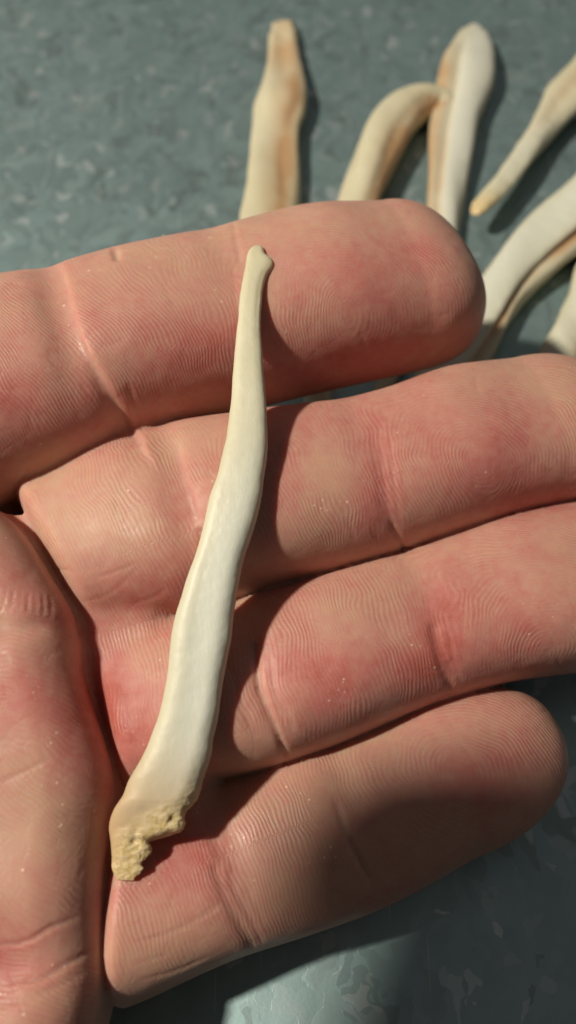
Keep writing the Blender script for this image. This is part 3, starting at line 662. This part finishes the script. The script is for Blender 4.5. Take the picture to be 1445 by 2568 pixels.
def held_bone():
    L = np.array(HB, float); n = 900; seg = 96
    v = np.linspace(616, 2208, n); le = smooth_curve(v, L[:, 0], L[:, 1]); ri = smooth_curve(v, L[:, 0], L[:, 2])
    # height: rest on the crests of the fingers
    mid = (le + ri) / 2; w2 = (ri - le) / 2
    w_s = np.convolve(np.pad(w2, 40, mode='edge'), np.ones(81) / 81, 'valid')
    zs = np.full(n, 26.0)
    for _ in range(3):
        C = P(mid, v, zs); top = np.full(n, 0.0)
        zz = np.arange(36, 6, -.15)
        for k in range(0, n, 15):
            p = np.stack([np.full(len(zz), C[k, 0]), np.full(len(zz), C[k, 1]), zz], 1); inside = np.nonzero(hand_f(p) < 0)[0]
            top[k] = zz[inside[0]] if len(inside) else 0
        ks = np.arange(0, n, 15); a = w_s * depth(C) / F_PX; bb = a * .62
        need = top[ks] + bb[ks] * .95
        x = C[ks, 1]; o_ = np.argsort(x); xs, ns = x[o_], need[o_]; hull = []
        for p_ in zip(xs, ns):          # taut upper hull: where a bent bone would touch
            while len(hull) > 1 and (hull[-1][1] - hull[-2][1]) * (p_[0] - hull[-2][0]) <= (p_[1] - hull[-2][1]) * (hull[-1][0] - hull[-2][0]): hull.pop()
            hull.append(p_)
        hx, hz = np.array(hull).T; zs = np.interp(C[:, 1], hx, hz)
        zs = np.convolve(np.pad(zs, 90, mode='reflect', reflect_type='odd'), np.ones(181) / 181, 'valid') - .1
    best = hull
    print('held bone line', best, zs[0], zs[-1])
    zs = zs + .0
    s = np.linspace(0, 1, n)
    Cl, Cr = P(le, v, zs), P(ri, v, zs)
    th = np.linspace(0, 2 * PI, seg, endpoint=False); cs, sn = np.cos(th), np.sin(th); e = 2 / 2.7
    cx = np.sign(cs) * np.abs(cs) ** e; sz = np.sign(sn) * np.abs(sn) ** e      # th=0: right of the picture
    M = (Cl + Cr) / 2; A = (Cr - Cl) / 2
    hb = w_s * depth(M) / F_PX * .62
    wl = np.linalg.norm(A, axis=1); hb = np.minimum(hb, wl * 1.1) * np.sqrt(np.clip(1 - np.clip(1 - s / .012, 0, 1) ** 2, .02, 1)) * np.sqrt(np.clip(1 - np.clip(1 - (1 - s) / .03, 0, 1) ** 2, .02, 1))
    hb = np.minimum(hb, 2.3) * np.where(s > .88, 1 - (s - .88) * 3.2, 1)
    K = np.ones((n, seg)); S = s[:, None]; TT = th[None]
    sig = lambda x, w: 1 / (1 + np.exp(-x / w))
    K -= .07 * gang(TT, PI * .52 + .25 * np.sin(S * 5), .30) * sig(S - .38, .06) * sig(.86 - S, .04)
    K += .035 * gang(TT, PI * .33, .25) * sig(S - .42, .05) * sig(.85 - S, .04)
    K -= .10 * gang(TT, PI * .30, .3) * sig(.14 - S, .02) * sig(S - .04, .01)
    V = M[:, None] + A[:, None] * (cx[None] * (.6 + .4 * K))[..., None]
    V[..., 2] += hb[:, None] * sz[None] * K
    V = V.reshape(-1, 3); SS = np.repeat(s, seg); TH_ = np.tile(th, n)
    nn = V - np.repeat(M, seg, 0); nn /= np.linalg.norm(nn, axis=1, keepdims=True) + 1e-9
    po = np.clip((SS - .888 + fbm(V, 2.2, 5) * .035 + .045 * np.cos(TH_)) / .06, 0, 1)
    edge = sig(SS - .835, .012) * gang(TH_, 0, .5)
    d = fbm(V, 2.6, 71, 3) * .07 + fbm(V, .55, 73, 3) * (.015 + .12 * po + .24 * edge) + fbm(V, 1.3, 75, 2) * .13 * po + fbm(V, .3, 77, 2) * .06 * po
    pits = np.clip(fbm(V, 1.1, 91, 2) - .12, 0, 1) * po * 1.1
    V = V + nn * (d - pits)[:, None]
    i = np.arange(n - 1)[:, None] * seg; j = np.arange(seg)[None]; jn = (j + 1) % seg
    Q = np.stack([i + j, i + jn, i + seg + jn, i + seg + j], -1).reshape(-1, 4)
    e0 = len(V); V = np.concatenate([V, M[:1], M[-1:]]); jj = np.arange(0, seg, 2); b0 = (n - 1) * seg
    c0 = np.stack([jj, np.full_like(jj, e0), (jj + 2) % seg, (jj + 1) % seg], 1)
    c1 = np.stack([b0 + jj, b0 + (jj + 1) % seg, b0 + (jj + 2) % seg, np.full_like(jj, e0 + 1)], 1)
    tan = .05 + .8 * sig(SS - .84, .03) * (.6 + .4 * np.cos(TH_ - PI))+ .12 * sig(SS - .85, .03) + .35 * sig(.045 - SS, .015) * 0 + .25 * gang(TH_, PI * .25, .3) * sig(.10 - SS, .02) + .5 * gang(TH_, 0, .25) * sig(SS - .7, .04) * (fbm(V[:e0], 2., 8) > .05)
    wh = 1.0 * sig(SS - .36, .08) * sig(.86 - SS, .03) * gang(TH_, PI * .38, .7) + .25 * sig(SS - .3, .05) * sig(.8 - SS, .05)
    ext = lambda x: np.concatenate([np.clip(x, 0, 1), [x[0], x[-1]]])
    o = mesh_obj('dry_bone', V, np.concatenate([Q, c0, c1]), M_BONE, None, {'tan': ext(tan), 'white': ext(wh), 'porous': ext(po)})
    o['category'] = 'bone'; o['label'] = 'long thin cream bone lying across the fingers, with a crumbly yellow lower end'
    return o
held_bone()

# ---- a short pale fibre stuck to the index finger
t_ = np.linspace(0, 1, 24)
FC = np.stack([P(408 + 8 * a + 6 * math.sin(a * 5), 590 + 24 * a, 27.3 + 1.2 * a) for a in t_])
FV, FQ, _, _ = sweep(FC, np.full(24, .045), np.full(24, .045), np.full(24, .045), seg=8, power=2, rough=0)
fib = mesh_obj('fibre', FV, FQ, plain('pale_fibre', (.7, .62, .5), .6)); fib['category'] = 'fibre'; fib['label'] = 'tiny pale fibre stuck to the upper edge of the top finger'
# ------------------------------------------------------------------ the phone that takes the picture: only its shadow is in view
def phone():
    root = bpy.data.objects.new('phone', None); sc.collection.objects.link(root); root.location = cam.location; root.rotation_euler = cam.rotation_euler
    root['category'] = 'phone'; root['label'] = 'dark phone held above the hand, only its soft shadow shows at lower right'
    mb = plain('phone_body_paint', (.02, .02, .022), .35); ms = plain('phone_glass', (.01, .01, .012), .1)
    def slab(name, x0, x1, y0, y1, z0, z1, r, m):
        bm = bmesh.new(); pts = []
        for cx_, cy_, a0 in ((x1 - r, y1 - r, 0), (x0 + r, y1 - r, 90), (x0 + r, y0 + r, 180), (x1 - r, y0 + r, 270)):
            for k in range(9): a = math.radians(a0 + k * 90 / 8); pts.append((cx_ + r * math.cos(a), cy_ + r * math.sin(a)))
        lo_ = [bm.verts.new((x * MM, y * MM, z0 * MM)) for x, y in pts]; hi_ = [bm.verts.new((x * MM, y * MM, z1 * MM)) for x, y in pts]
        bm.faces.new(lo_[::-1]); bm.faces.new(hi_)
        for i in range(len(pts)): j = (i + 1) % len(pts); bm.faces.new((lo_[i], lo_[j], hi_[j], hi_[i]))
        me = bpy.data.meshes.new(name); bm.to_mesh(me); bm.free(); me.materials.append(m)
        o = bpy.data.objects.new(name, me); sc.collection.objects.link(o); o.parent = root; return o
    PX0, PY1 = PHONE
    slab('body', PX0, PX0 + 82, PY1 - 156, PY1, 2.5, 10.5, 8, mb); slab('screen', PX0 + 2, PX0 + 80, PY1 - 154, PY1 - 2, 10.5, 10.8, 7, ms)
    slab('camera_module', -7, 7, -9, 9, .8, 2.5, 5, ms)
LAMP = TARGET + LDIR * LAMP_D
def to_phone(p):      # where the ray from p to the lamp pierces the phone's underside, in the phone's own frame
    d = LAMP - p; nrm = np.array([0, -st_, ct]); s_ = (2.5 - (p - CAM) @ nrm) / (d @ nrm); x = p + d * s_ - CAM
    return x[0], x[1] * ct + x[2] * st_
print('phone corner', to_phone(P(755., 1915., 17.)), 'metal edge', to_phone(P(950., 2450., 0.)), to_phone(P(1300., 1890., 17.)))
PHONE = (-72.0, 25.5)
phone()
print('script', time.time() - T0)
